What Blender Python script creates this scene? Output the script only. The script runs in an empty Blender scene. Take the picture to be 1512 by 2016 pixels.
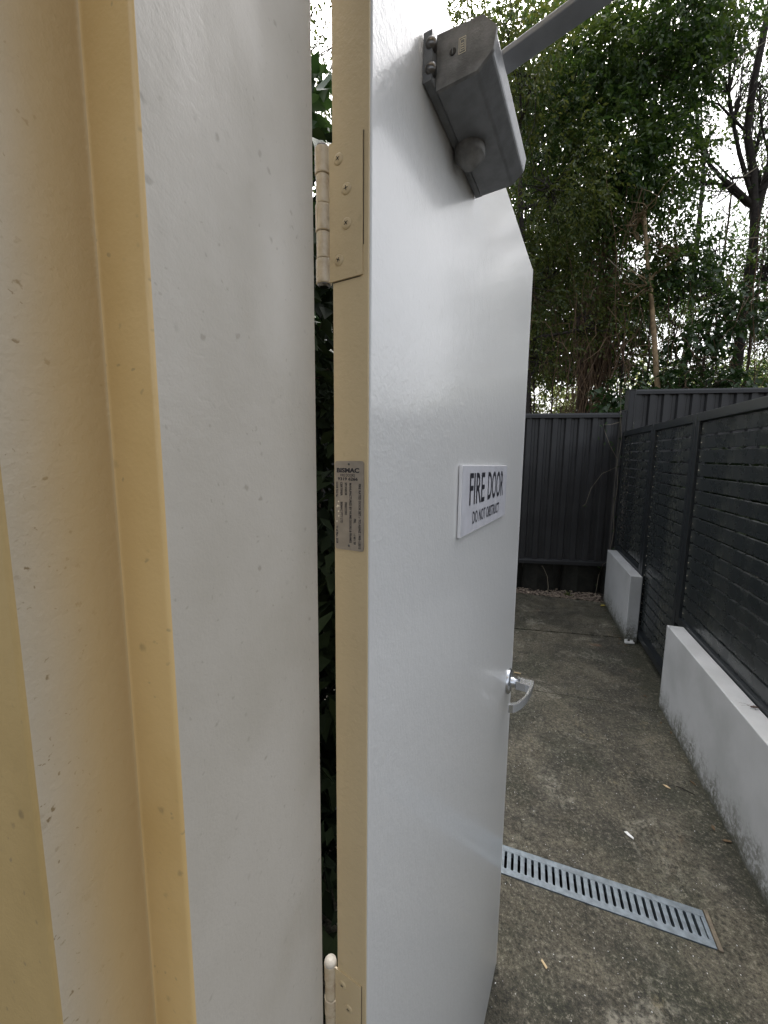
import bpy, math, random
import numpy as np
from mathutils import Vector, Matrix
random.seed(7); rng = np.random.default_rng(11)
R = math.radians
sc = bpy.context.scene
C = sc.collection

# ------------------------------------------------------------------ camera
F_PX, W_PX = 757.0, 1512.0
PITCH, ROLL, CAM_H = R(7.07), R(0.53), 1.56
fwd = Vector((0, math.cos(PITCH), -math.sin(PITCH)))
up0 = Vector((0, math.sin(PITCH), math.cos(PITCH)))
rt = Vector((1, 0, 0)) * math.cos(ROLL) + up0 * math.sin(ROLL)
up = rt.cross(fwd)
cam = bpy.data.cameras.new('camera'); camo = bpy.data.objects.new('camera', cam); C.objects.link(camo)
cam.sensor_fit = 'HORIZONTAL'; cam.sensor_width = 36; cam.lens = 36 * F_PX / W_PX
cam.clip_start = 0.01; cam.clip_end = 400
m4 = Matrix((rt, up, -fwd)).transposed().to_4x4(); m4.translation = (0, 0, CAM_H)
camo.matrix_world = m4
sc.camera = camo
# ------------------------------------------------------------------ light
SUN_EL, SUN_AZ = R(55), R(12)            # azimuth clockwise from +Y
w = bpy.data.worlds.new('World'); sc.world = w; w.use_nodes = True
nt = w.node_tree; nt.nodes.clear()
sky = nt.nodes.new('ShaderNodeTexSky'); sky.sky_type = 'NISHITA'; sky.sun_disc = False
sky.sun_elevation = SUN_EL; sky.sun_rotation = SUN_AZ; sky.air_density = 1.0; sky.dust_density = 6.0; sky.ozone_density = 1.0
hs = nt.nodes.new('ShaderNodeHueSaturation'); hs.inputs['Saturation'].default_value = 0.30
bg = nt.nodes.new('ShaderNodeBackground'); bg.inputs['Strength'].default_value = 0.15
wo = nt.nodes.new('ShaderNodeOutputWorld')
nt.links.new(sky.outputs[0], hs.inputs['Color']); nt.links.new(hs.outputs[0], bg.inputs[0]); nt.links.new(bg.outputs[0], wo.inputs[0])
sl = bpy.data.lights.new('sun', 'SUN'); sl.energy = 0.5; sl.angle = R(25); sl.color = (1, .96, .9)
so = bpy.data.objects.new('sun', sl); C.objects.link(so)
sd = Vector((math.sin(SUN_AZ) * math.cos(SUN_EL), math.cos(SUN_AZ) * math.cos(SUN_EL), math.sin(SUN_EL)))
so.rotation_euler = sd.to_track_quat('Z', 'Y').to_euler(); so.location = (0, 0, 20)
sc.view_settings.view_transform = 'Standard'; sc.view_settings.look = 'None'
sc.view_settings.exposure = 1.52; sc.view_settings.gamma = 1; sc.view_settings.use_curve_mapping = False
sc.cycles.max_bounces = 8; sc.cycles.transparent_max_bounces = 4

# ------------------------------------------------------------------ node helpers
class NM:
    def __init__(s, name, rough=.5, metal=0, spec=.5, coat=0):
        s.m = bpy.data.materials.new(name); s.m.use_nodes = True; s.t = s.m.node_tree
        s.p = s.t.nodes['Principled BSDF']; s.p.inputs['Roughness'].default_value = rough
        s.p.inputs['Metallic'].default_value = metal; s.p.inputs['Specular IOR Level'].default_value = spec
        s.p.inputs['Coat Weight'].default_value = coat
        s.tc = s.t.nodes.new('ShaderNodeTexCoord'); s.co = s.tc.outputs['Object']
    def N(s, kind, **kw):
        n = s.t.nodes.new(kind)
        for k, v in kw.items(): setattr(n, k, v)
        return n
    def L(s, a, b): s.t.links.new(a, b)
    def mapping(s, scale):
        n = s.N('ShaderNodeMapping'); n.inputs['Scale'].default_value = scale; s.L(s.co, n.inputs['Vector']); return n.outputs[0]
    def noise(s, scale, detail=4, rough=.55, co=None, dist=0):
        n = s.N('ShaderNodeTexNoise'); n.inputs['Scale'].default_value = scale; n.inputs['Detail'].default_value = detail
        n.inputs['Roughness'].default_value = rough; n.inputs['Distortion'].default_value = dist
        s.L(co or s.co, n.inputs['Vector']); return n.outputs['Fac']
    def vor(s, scale, co=None, out='Distance', rnd=1):
        n = s.N('ShaderNodeTexVoronoi'); n.inputs['Scale'].default_value = scale; n.inputs['Randomness'].default_value = rnd
        s.L(co or s.co, n.inputs['Vector']); return n.outputs[out]
    def ramp(s, fac, a, b, ca=0., cb=1.):
        n = s.N('ShaderNodeMapRange'); n.interpolation_type = 'SMOOTHSTEP'
        n.inputs['From Min'].default_value = a; n.inputs['From Max'].default_value = b
        n.inputs['To Min'].default_value = ca; n.inputs['To Max'].default_value = cb
        s.L(fac, n.inputs['Value']); return n.outputs[0]
    def mul(s, a, b, op='MULTIPLY'):
        n = s.N('ShaderNodeMath', operation=op)
        for i, v in enumerate((a, b)):
            if isinstance(v, (int, float)): n.inputs[i].default_value = v
            else: s.L(v, n.inputs[i])
        return n.outputs[0]
    def mix(s, fac, a, b):
        n = s.N('ShaderNodeMix', data_type='RGBA')
        for sock, v in ((n.inputs['Factor'], fac), (n.inputs['A'], a), (n.inputs['B'], b)):
            if isinstance(v, (int, float)): sock.default_value = v
            elif isinstance(v, tuple): sock.default_value = (*v, 1)
            else: s.L(v, sock)
        return n.outputs['Result']
    def color(s, v):
        if isinstance(v, tuple): s.p.inputs['Base Color'].default_value = (*v, 1)
        else: s.L(v, s.p.inputs['Base Color'])
    def rough(s, v): s.L(v, s.p.inputs['Roughness'])
    def bump(s, h, strength, dist=.001, prev=None):
        n = s.N('ShaderNodeBump'); n.inputs['Strength'].default_value = strength; n.inputs['Distance'].default_value = dist
        s.L(h, n.inputs['Height'])
        if prev: s.L(prev, n.inputs['Normal'])
        s.L(n.outputs[0], s.p.inputs['Normal']); return n.outputs[0]
    def xyz(s, i):
        n = s.N('ShaderNodeSeparateXYZ'); s.L(s.co, n.inputs[0]); return n.outputs[i]

def simple(name, col, rough=.5, metal=0, var=.0, vs=20, bump=0, bs=200, spec=.5, bd=.001):
    n = NM(name, rough, metal, spec)
    if var:
        c2 = tuple(max(0, c * (1 - var)) for c in col); n.color(n.mix(n.ramp(n.noise(vs, 5), .3, .7), col, c2))
    else: n.color(col)
    if bump: n.bump(n.noise(bs, 3), bump, bd)
    return n.m

def painted(name, col, dirt, rough=.35, speck=.5, peel=.35, peel_scale=420, dirt_scale=6, speck_scale=48, dirt_amt=.5, stretch=(1, 1, .35), flat=None):
    n = NM(name, rough)
    co = n.mapping(stretch)
    c = n.mix(n.mul(n.ramp(n.noise(dirt_scale, 6, .6), .35, .8), dirt_amt), col, dirt)
    if speck > 0:
        fl = n.mapping(flat) if flat else n.co
        wob = n.N('ShaderNodeVectorMath', operation='MULTIPLY_ADD'); nz = n.N('ShaderNodeTexNoise'); nz.inputs['Scale'].default_value = speck_scale * 3
        n.L(n.co, nz.inputs['Vector']); n.L(nz.outputs['Color'], wob.inputs[0]); wob.inputs[1].default_value = tuple(.006 * f for f in (flat or (1, 1, 1))); n.L(fl, wob.inputs[2]); fl = wob.outputs[0]
        for sc_v, r0, r1, g0, am, cc in ((speck_scale, .05, .15, .44, 1, (.13, .10, .06)), (speck_scale * .47, .015, .045, .46, 1, (.07, .05, .03)), (speck_scale * 2.7, .07, .18, .46, .8, (.17, .14, .09))):
            sp = n.mul(n.ramp(n.vor(sc_v, co=fl), r0, r1, 1, 0), n.ramp(n.noise(sc_v * .31, 2, co=fl), g0, g0 + .12))
            c = n.mix(n.mul(sp, speck * am), c, cc)
        scuff = n.mul(n.ramp(n.noise(34, 5, .7, co=fl), .60, .75), n.ramp(n.noise(4, 2, co=fl), .48, .62)); c = n.mix(n.mul(scuff, speck * .5), c, (.20, .16, .11))
    n.color(c)
    n.rough(n.ramp(n.noise(dirt_scale * 3, 4, co=co), .3, .7, rough * .8, rough * 1.25))
    b1 = n.bump(n.noise(peel_scale, 3, .6), peel, .0006)
    n.bump(n.noise(peel_scale * .22, 2), peel * .6, .0015, b1)
    return n

# ------------------------------------------------------------------ mesh builder
class MB:
    def __init__(s): s.v = []; s.f = []; s.mi = []; s.sm = []
    def add(s, vs, fs, mi=0, smooth=False):
        o = len(s.v); s.v += [tuple(v) for v in vs]
        for f in fs: s.f.append(tuple(i + o for i in f)); s.mi.append(mi); s.sm.append(smooth)
        return s
    def box(s, a, b, mi=0):
        x0, y0, z0 = a; x1, y1, z1 = b
        return s.add([(x0, y0, z0), (x1, y0, z0), (x1, y1, z0), (x0, y1, z0), (x0, y0, z1), (x1, y0, z1), (x1, y1, z1), (x0, y1, z1)],
                     [(0, 3, 2, 1), (4, 5, 6, 7), (0, 1, 5, 4), (1, 2, 6, 5), (2, 3, 7, 6), (3, 0, 4, 7)], mi)
    def prism(s, poly, z0, z1, ax=2, mi=0, caps=True, smooth=False):
        def P(p, z):
            return (p[0], p[1], z) if ax == 2 else (p[0], z, p[1]) if ax == 1 else (z, p[0], p[1])
        n = len(poly); vs = [P(p, z0) for p in poly] + [P(p, z1) for p in poly]
        fs = [(i, (i + 1) % n, n + (i + 1) % n, n + i) for i in range(n)]
        if ax == 1: fs = [f[::-1] for f in fs]
        s.add(vs, fs, mi, smooth)
        if caps:
            c0, c1 = tuple(range(n))[::-1], tuple(range(n, 2 * n))
            if ax == 1: c0, c1 = c0[::-1], c1[::-1]
            s.add(vs, [c0, c1], mi)
        return s
    def tube(s, pts, rad, seg=6, mi=0, caps=True, smooth=True):
        pts = [Vector(p) for p in pts]; n = len(pts)
        if isinstance(rad, (int, float)): rad = [rad] * n
        vs = []; ref = None
        for i, p in enumerate(pts):
            d = (pts[min(i + 1, n - 1)] - pts[max(i - 1, 0)]).normalized()
            if ref is None or abs(ref.dot(d)) > .95: ref = Vector((0, 0, 1)) if abs(d.z) < .9 else Vector((1, 0, 0))
            a = d.cross(ref).normalized(); b = d.cross(a)
            for k in range(seg):
                t = 2 * math.pi * k / seg; vs.append(p + (a * math.cos(t) + b * math.sin(t)) * rad[i])
        fs = [(i * seg + k, i * seg + (k + 1) % seg, (i + 1) * seg + (k + 1) % seg, (i + 1) * seg + k) for i in range(n - 1) for k in range(seg)]
        s.add(vs, fs, mi, smooth)
        if caps: s.add(vs, [tuple(range(seg))[::-1], tuple(range((n - 1) * seg, n * seg))], mi)
        return s
    def lathe(s, o, axis, prof, seg=24, mi=0, smooth=True):
        """prof: list of (distance along axis, radius)"""
        o = Vector(o); ax = Vector(axis).normalized(); a = ax.orthogonal().normalized(); b = ax.cross(a); vs = []
        for (h, r) in prof:
            for k in range(seg):
                t = 2 * math.pi * k / seg; vs.append(o + ax * h + (a * math.cos(t) + b * math.sin(t)) * r)
        n = len(prof)
        fs = [(i * seg + k, i * seg + (k + 1) % seg, (i + 1) * seg + (k + 1) % seg, (i + 1) * seg + k) for i in range(n - 1) for k in range(seg)]
        s.add(vs, fs, mi, smooth); s.add(vs, [tuple(range(seg))[::-1], tuple(range((n - 1) * seg, n * seg))], mi); return s
    def build(s, name, mats, parent=None, shear=0., bevel=0., loc=None, bseg=2):
        me = bpy.data.meshes.new(name)
        vs = [(x, y, z + shear * y) for x, y, z in s.v] if shear else s.v
        me.from_pydata(vs, [], s.f)
        for m in (mats if isinstance(mats, (list, tuple)) else [mats]): me.materials.append(m)
        me.polygons.foreach_set('material_index', s.mi); me.polygons.foreach_set('use_smooth', s.sm)
        me.validate(); me.update()
        o = bpy.data.objects.new(name, me); C.objects.link(o)
        if parent: o.parent = parent
        if loc: o.location = loc
        if bevel:
            md = o.modifiers.new('bevel', 'BEVEL'); md.width = bevel; md.segments = bseg; md.limit_method = 'ANGLE'; md.angle_limit = R(35); md.harden_normals = False
        return o
def tag(o, label=None, cat=None, group=None, kind=None):
    for k, v in (('label', label), ('category', cat), ('group', group), ('kind', kind)):
        if v: o[k] = v
    return o
def empty(name, loc, rz, label, cat, group=None):
    o = bpy.data.objects.new(name, None); C.objects.link(o); o.location = loc; o.rotation_euler = (0, 0, rz); o.empty_display_size = .05
    return tag(o, label, cat, group, 'thing')
def inst(src, parent, loc, name=None):
    o = src.copy(); C.objects.link(o); o.parent = parent; o.location = loc; return o

def text_geo(s, wid, hgt, bold=0.0):
    cu = bpy.data.curves.new('t', 'FONT'); cu.body = s; cu.size = 1; cu.resolution_u = 3; cu.offset = bold
    o = bpy.data.objects.new('t', cu); C.objects.link(o)
    dg = bpy.context.evaluated_depsgraph_get(); me = bpy.data.meshes.new_from_object(o.evaluated_get(dg))
    vs = [v.co.copy() for v in me.vertices]; fs = [tuple(p.vertices) for p in me.polygons]
    bpy.data.objects.remove(o); bpy.data.curves.remove(cu); bpy.data.meshes.remove(me)
    x0 = min(v.x for v in vs); x1 = max(v.x for v in vs); y0 = min(v.y for v in vs); y1 = max(v.y for v in vs)
    return [((v.x - x0) / (x1 - x0) * wid, (v.y - y0) / (y1 - y0) * hgt) for v in vs], fs

# ------------------------------------------------------------------ frames of reference
A_PATH, A_DOOR, A_FENCE, SL = R(20.0), R(28.8), R(8.0), .0215
nv = Vector((math.cos(A_PATH), -math.sin(A_PATH), 0)); ev = Vector((math.sin(A_PATH), math.cos(A_PATH), 0))
def PW(N, E, z=0.):                       # path frame -> world
    p = nv * N + ev * E; return Vector((p.x, p.y, z + SL * E))

# ------------------------------------------------------------------ materials
m_frame_white = painted('frame_offwhite_paint', (.48, .45, .395), (.39, .36, .30), rough=.5, speck=.34, peel=.32, peel_scale=620, flat=(0, 1, 1), speck_scale=55, dirt_amt=.8).m
m_frame_warm = painted('frame_paint_warm_lit', (.64, .45, .20), (.56, .375, .145), rough=.4, speck=.5, peel=.3, flat=(1, 0, 1), dirt_scale=9, dirt_amt=.9).m  # frame paint with warm light on camera-facing faces put into the colour
m_frame_shaded = painted('frame_paint_shaded', (.44, .315, .135), (.34, .235, .095), rough=.5, speck=.6, peel=.3, flat=(1, 0, 1), dirt_scale=9, dirt_amt=.9).m  # darker copy of the frame paint, shadow of someone at the camera coloured in
def frame_side():
    n = painted('frame_offwhite_paint_with_warm_bounce', (.46, .415, .335), (.37, .31, .215), rough=.5, speck=1.5, peel=.5, speck_scale=110, dirt_amt=.9, flat=(0, 1, 1))
    old = n.p.inputs['Base Color'].links[0].from_socket
    d = n.mul(n.xyz(1), n.mul(n.noise(9, 3), .012), 'ADD')       # warm bounce light put into the paint colour, stronger towards the inner corner
    fac = n.ramp(d, -.100, -.060, .08, .92)
    n.color(n.mix(fac, old, (.50, .355, .165)))
    return n.m
m_frame_side = frame_side()
def door_white():
    n = painted('door_white_gloss_paint', (.50, .515, .52), (.46, .47, .465), rough=.33, speck=.0, peel=.75, peel_scale=240, dirt_amt=.5)
    n.color(n.mix(n.noise(2.2, 1), (.62, .628, .625), (.585, .592, .585)))
    n.p.inputs['Coat Weight'].default_value = .4; n.p.inputs['Coat Roughness'].default_value = .13
    for l_ in list(n.p.inputs['Roughness'].links): n.t.links.remove(l_)
    n.p.inputs['Roughness'].default_value = .33
    old = n.p.inputs['Normal'].links[0].from_socket
    n.bump(n.noise(420, 3, .6, co=n.mapping((1, 1, .12))), .16, .0005, old)   # roller strokes
    return n.m
m_door = door_white()
m_edge = painted('door_edge_cream_paint', (.53, .42, .25), (.46, .36, .21), rough=.4, speck=.12, peel=.8, peel_scale=260, dirt_amt=.5).m
m_knuckle = painted('hinge_knuckle_paint', (.58, .50, .37), (.40, .30, .19), rough=.22, speck=.4, peel=.4, dirt_amt=.8, dirt_scale=90).m
m_dark = simple('dark_slot', (.02, .018, .015), .6)
m_closer = simple('closer_grey_enamel', (.19, .20, .212), .36, 0, .25, 60, .25, 700)
m_closer_dirty = simple('closer_grey_enamel_grimy', (.24, .24, .235), .5, 0, .55, 45, .4, 500)
m_arm = simple('closer_arm_enamel', (.25, .265, .29), .38, .1, .15, 30, .2, 600)
m_chrome = simple('satin_chrome', (.62, .64, .67), .26, 1, .06, 40)
m_steel = simple('screw_steel', (.16, .155, .15), .28, 1, .2, 90)
m_acrylic = simple('sign_face', (.60, .61, .66), .22, 0, .12, 25)
m_acrylic_edge = simple('sign_edge', (.80, .80, .82), .25)
m_ink = simple('black_ink', (.012, .012, .02), .4)
m_plate = simple('engraved_aluminium', (.36, .32, .27), .38, .5, .15, 120)
m_chip = simple('stamp_highlight', (.8, .72, .55), .3)
def white_wall():
    n = NM('render_white_wall', .7)
    z = n.xyz(2)
    streak = n.noise(14, 6, .65, co=n.mapping((1, 1, .5)))
    low = n.ramp(n.mul(z, n.mul(streak, -.38), 'ADD'), -.19, .02, 1, 0)
    base = n.mix(n.ramp(n.noise(3.5, 5), .35, .75), (.47, .48, .485), (.38, .39, .39))
    mott = n.mul(low, n.ramp(n.noise(60, 5, .7), .36, .56))
    c = n.mix(n.mul(mott, .9), base, (.075, .075, .05))
    base_line = n.ramp(n.mul(z, n.mul(n.noise(25, 4, .7), -.07), 'ADD'), -.035, .03, 1, 0); c = n.mix(n.mul(base_line, .85), c, (.045, .045, .028))
    sp = n.mul(n.ramp(n.vor(85), .05, .11, 1, 0), n.ramp(n.noise(40, 1), .56, .62))
    c = n.mix(n.mul(sp, .6), c, (.15, .14, .12)); n.color(c)
    n.bump(n.noise(160, 4, .7), .5, .0015); return n.m
m_wall = white_wall()
def concrete():
    n = NM('stained_concrete', .62, spec=.4)
    big = n.ramp(n.noise(2.3, 9, .78, dist=.6), .36, .66)
    c = n.mix(big, (.038, .036, .026), (.150, .134, .095))
    moss = n.ramp(n.noise(2.7, 5, .65), .47, .66); c = n.mix(n.mul(moss, .85), c, (.040, .043, .026))
    rust = n.mul(n.ramp(n.noise(4.1, 2), .66, .76), n.ramp(n.noise(22, 4), .42, .6)); c = n.mix(n.mul(rust, .55), c, (.25, .13, .075))
    ochre = n.mul(n.ramp(n.noise(6.3, 3), .62, .74), n.ramp(n.noise(45, 4, .7), .45, .6)); c = n.mix(n.mul(ochre, .6), c, (.33, .28, .17))
    grit = n.noise(190, 4, .75); c = n.mix(n.ramp(grit, .32, .5, .75, 0), c, (.022, .021, .018))
    c = n.mix(n.mul(n.ramp(grit, .56, .70), .55), c, (.27, .25, .20))
    fl = n.mul(n.ramp(n.vor(150), .08, .2, 1, 0), n.ramp(n.noise(75, 1), .54, .6)); c = n.mix(n.mul(fl, .7), c, (.52, .49, .42)); wear = n.mul(n.ramp(n.noise(3.1, 6, .7, dist=.8), .53, .66), n.ramp(n.noise(30, 5, .7), .4, .6)); c = n.mix(n.mul(wear, .8), c, (.30, .285, .23))
    n.color(c); n.rough(n.ramp(n.noise(9, 4), .35, .7, .42, .75))
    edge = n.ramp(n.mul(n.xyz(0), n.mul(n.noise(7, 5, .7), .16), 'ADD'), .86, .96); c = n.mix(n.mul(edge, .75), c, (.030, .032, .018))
    agg = n.noise(75, 5, .8); c2 = n.mix(n.ramp(agg, .38, .5, .8, 0), c, (.014, .014, .011)); c2 = n.mix(n.ramp(agg, .53, .66, 0, .65), c2, (.30, .28, .22)); n.color(c2)
    b = n.bump(agg, 1., .006); b = n.bump(grit, .9, .004, b); n.bump(n.noise(28, 4), .5, .006, b); return n.m
m_conc = concrete()
m_gal = simple('galvanised_steel', (.165, .20, .23), .5, .35, .4, 40, .35, 300)
m_pit = simple('drain_dark', (.012, .011, .01), .9)
m_mortar = simple('mortar_edge', (.17, .14, .10), .8, 0, .4, 60, .5, 200)
m_cb = simple('charcoal_sheet_steel', (.028, .0285, .030), .5, 0, .3, 4, .12, 60)
m_cb_trim = simple('charcoal_trim_steel', (.020, .021, .023), .5, 0, .2, 6)
def slat_mat():
    n = NM('charcoal_slat_powdercoat', .28, spec=.6)
    co = n.mapping((1, 1, 1))
    marks = n.mul(n.ramp(n.noise(2.6, 3, .6), .46, .7), n.ramp(n.noise(70, 4, .7, co=n.mapping((1, 1.0, .22))), .3, .75))
    n.color(n.mix(n.mul(marks, .8), (.020, .0245, .026), (.095, .10, .082)))
    n.rough(n.ramp(n.noise(12, 3), .3, .7, .22, .34)); return n.m
m_slat = slat_mat()
m_rail = simple('charcoal_frame_powdercoat', (.018, .022, .025), .32, 0, .2, 8, .1, 80)
m_rock = simple('mossy_stone_shaded', (.016, .016, .011), .85, 0, .6, 9, .9, 30, bd=.01)  # shadow under the end fence put into the dark stone colour
def island(name, c1, c2, c3=None, rough=.45, transl=.35, spec=.5):
    n = NM(name, rough, spec=spec)
    g = n.N('ShaderNodeNewGeometry'); r = g.outputs['Random Per Island']
    c = n.mix(n.ramp(r, 0, 1), c1, c2)
    if c3: c = n.mix(n.ramp(n.noise(1.3, 3), .5, .68), c, c3)
    n.color(c)
    if transl:
        t = n.N('ShaderNodeBsdfTranslucent'); hv = n.N('ShaderNodeHueSaturation'); hv.inputs['Value'].default_value = 1.7; hv.inputs['Hue'].default_value = .485
        n.L(c, hv.inputs['Color']); n.L(hv.outputs[0], t.inputs[0])
        mx = n.N('ShaderNodeMixShader'); mx.inputs[0].default_value = transl
        out = n.t.nodes['Material Output']; n.L(n.p.outputs[0], mx.inputs[1]); n.L(t.outputs[0], mx.inputs[2]); n.L(mx.outputs[0], out.inputs[0])
    return n.m
m_leaf = island('leaf_dark_green', (.018, .045, .010), (.052, .098, .018), (.085, .13, .022), rough=.38, transl=.42)
m_leaf_y = island('leaf_yellow_green', (.040, .066, .012), (.10, .12, .025), (.024, .044, .010), transl=.4)
m_leaf_far = island('leaf_far_pale_green', (.10, .14, .045), (.30, .34, .13), (.06, .09, .025), transl=.5)  # sunlight on the far leaves put into this paler colour
m_leaf_s = island('leaf_shade_green', (.006, .012, .004), (.014, .024, .007), None, .8, .1, .2)  # shade put into the leaf colour, for slat gaps and hinge gap
m_leaf_g = island('leaf_glossy_green', (.018, .044, .012), (.036, .075, .018), None, .3, .3)
m_peb = island('pebble', (.30, .24, .18), (.10, .075, .06), None, .7, 0)
m_bark = simple('bark_brown', (.075, .052, .036), .85, 0, .5, 30, .8, 60, bd=.01)
m_bark_d = simple('bark_dark', (.035, .027, .022), .85, 0, .5, 30, .8, 60, bd=.01)
m_bark_p = simple('bark_pale', (.34, .24, .13), .75, 0, .5, 14, .5, 60, bd=.006)
m_vine = island('dry_vine', (.060, .036, .020), (.20, .13, .075), None, .8, 0)
m_twig = simple('pale_twig', (.30, .26, .19), .7, 0, .3, 20)
m_soil = simple('leaf_litter_soil', (.05, .038, .024), .9, 0, .5, 6, .8, 30, bd=.02)

# ================================================================== SETTING
g = MB(); g.add([(-90, -60, -.16), (90, -60, -.16), (90, 120, -.16), (-90, 120, -.16)], [(0, 1, 2, 3)])
tag(g.build('ground', m_soil), kind='structure')
# path: three poured slabs with open joints, rising gently away from the door
path = bpy.data.objects.new('path', None); C.objects.link(path); path.rotation_euler = (0, 0, -A_PATH); path['kind'] = 'structure'
def slab(poly, hole=None, top=0.):
    mb = MB()
    if hole is None:
        mb.prism(poly, -.14, top)
    else:
        (n0, e0), (n1, e1) = hole[0], hole[1]
        a, b, c, d = poly                                   # near-left, near-right, far-right, far-left (N,E)
        ring = [(n0, e0), (n1, e0), (n1, e1), (n0, e1)]
        vs = [(x, y, top) for x, y in poly] + [(x, y, top) for x, y in ring] + [(x, y, -.14) for x, y in ring] + [(x, y, -.14) for x, y in poly]
        fs = [(i, (i + 1) % 4, 4 + (i + 1) % 4, 4 + i) for i in range(4)] + [(4 + i, 4 + (i + 1) % 4, 8 + (i + 1) % 4, 8 + i) for i in range(4)] + [(i, 12 + i, 12 + (i + 1) % 4, (i + 1) % 4) for i in range(4)]
        mb.add(vs, fs)
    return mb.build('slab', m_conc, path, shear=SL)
DR = dict(n0=-.86, n1=.656, e0=1.352, e1=1.470)
g1 = .0055
slab([(-1.5, -1.6), (1.4, -1.6), (1.4, 2.722 - g1), (-1.5, 2.52 - g1)], hole=[(DR['n0'], DR['e0']), (DR['n1'] + .018, DR['e1'])])
slab([(-1.5, 2.52 + g1), (1.4, 2.722 + g1), (1.4, 3.80 - g1), (-1.5, 3.36 - g1)], top=-.004)
slab([(-1.5, 3.36 + g1), (1.4, 3.80 + g1), (1.4, 4.58), (-1.5, 4.56)], top=-.001)
mb = MB(); mb.box((-1.5, 4.585, -.14), (1.4, 6.2, -.02)); o = mb.build('gravel_bed', m_soil, path, shear=SL)

# ------------------------------------------------------------------ channel drain
dr = empty('channel_drain', PW(.0, 1.41, 0), -A_PATH, 'galvanised slotted grate drain set across the concrete path', 'drain')
dl = DR; cy = 1.41
mb = MB()
x0, x1, y0, y1 = dl['n0'] + .002, dl['n1'] + .016, dl['e0'] + .002 - cy, dl['e1'] - .002 - cy
mb.box((x0, y0, -.13), (x1, y1, -.115)); mb.box((x0, y0, -.115), (x1, y0 + .004, -.022)); mb.box((x0, y1 - .004, -.115), (x1, y1, -.022))
mb.build('channel', m_pit, dr, shear=SL)
mb = MB()
for a, b in ((y0, y0 + .023), (y1 - .023, y1)): mb.box((dl['n0'] + .003, a, -.02), (dl['n1'] - .001, b, .003))
mb.box((dl['n1'] - .014, y0 + .023, -.02), (dl['n1'] - .001, y1 - .023, .0025))
mb.build('grate_frame', m_gal, dr, shear=SL, bevel=.0012)
bar0 = None; k = 0; x = dl['n1'] - .0255
while x - .0145 > dl['n0'] + .01:
    if bar0 is None:
        hw = .0072
        poly = []
        for (cx_, sx) in ((hw, 1), (-hw, -1)):
            pass
        yy0, yy1, r_ = y0 + .0228, y1 - .0228, .005
        # bar between two round-ended slots: flares at both ends
        pts = [(-hw - r_, yy0), (hw + r_, yy0), (hw + .0015, yy0 + .0018), (hw, yy0 + r_), (hw, yy1 - r_), (hw + .0015, yy1 - .0018), (hw + r_, yy1), (-hw - r_, yy1), (-hw - .0015, yy1 - .0018), (-hw, yy1 - r_), (-hw, yy0 + r_), (-hw - .0015, yy0 + .0018)]
        mb = MB(); mb.prism(pts, -.018, .0022); bar0 = mb.build('grate_bar', m_gal, dr, shear=SL, loc=(x, 0, 0))
    else: inst(bar0, dr, (x, 0, 0))
    x -= .0245
mb = MB(); mb.box((dl['n1'] + .001, y0 - .004, -.02), (dl['n1'] + .015, y1 + .003, .006)); mb.build('end_strip', m_mortar, dr, shear=SL, bevel=.002)

# ------------------------------------------------------------------ low rendered walls
def low_wall(E0, E1, h, label):
    c = (E0 + E1) / 2
    r = empty('low_wall', PW(.915, c, 0), -A_PATH, label, 'wall', 'low white walls under the slat fence')
    mb = MB(); mb.box((-.042, E0 - c, -.12), (.044, E1 - c, h)); mb.build('wall_body', m_wall, r, shear=SL, bevel=.004)
    return r
low_wall(.30, 2.745, .530, 'longer nearer low white rendered wall with dark mould along its foot')
low_wall(3.640, 4.620, .575, 'short far low white rendered wall standing against the charcoal corner post')

# ------------------------------------------------------------------ slat fence: two fence panels and a gate
NF = .985
def slat_panel(name, E0, E1, zb, zt, label, cat, group=None, stile=.05, open_e=None):
    c = E0
    r = empty(name, PW(NF, E0, 0), -A_PATH, label, cat, group)
    L = E1 - E0
    for y in (0, L - stile):
        mb = MB(); mb.box((-.022, y, zb), (.028, y + stile, zt)); mb.build('post', m_rail, r, shear=SL, bevel=.0025)
    mb = MB(); mb.box((-.024, stile + .0005, zt - .052), (.028, L - stile - .0005, zt)); mb.build('top_rail', m_rail, r, shear=SL, bevel=.0025)
    mb = MB(); mb.box((-.022, stile + .0005, zb), (.028, L - stile - .0005, zb + .05)); mb.build('bottom_rail', m_rail, r, shear=SL, bevel=.0025)
    z = zt - .052 - .012 - .065; s0 = None; mid = L / 2; sc_ = MB()
    while z > zb + .052:
        if s0 is None:
            mb = MB(); mb.box((-.006, stile + .001 - mid, 0), (.010, L - stile - .001 - mid, .0695)); s0 = mb.build('slat', m_slat, r, shear=SL, bevel=.0015, loc=(0, mid, z + SL * mid))
        else: inst(s0, r, (0, mid, z + SL * mid))
        for y in (L - stile - .018,):
            sc_.lathe((-.006, y, z + .033 + 0), (-1, 0, 0), [(0, .003), (.002, .002)], 6)
        z -= .0815
    sc_.build('screw', m_chip, r, shear=SL)['kind'] = 'stuff'
    return r
slat_panel('slat_fence', .86, 2.90, .50, 1.822, 'widest nearest charcoal slat fence panel above the longer white wall', 'fence', 'charcoal slat screen')
slat_panel('slat_gate', 2.906, 3.745, .045, 1.822, 'charcoal slatted gate reaching the ground between the two low white walls', 'gate', 'charcoal slat screen')
slat_panel('slat_fence', 3.752, 4.80, .545, 1.826, 'narrow far charcoal slat fence panel above the short white wall', 'fence', 'charcoal slat screen')

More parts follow.
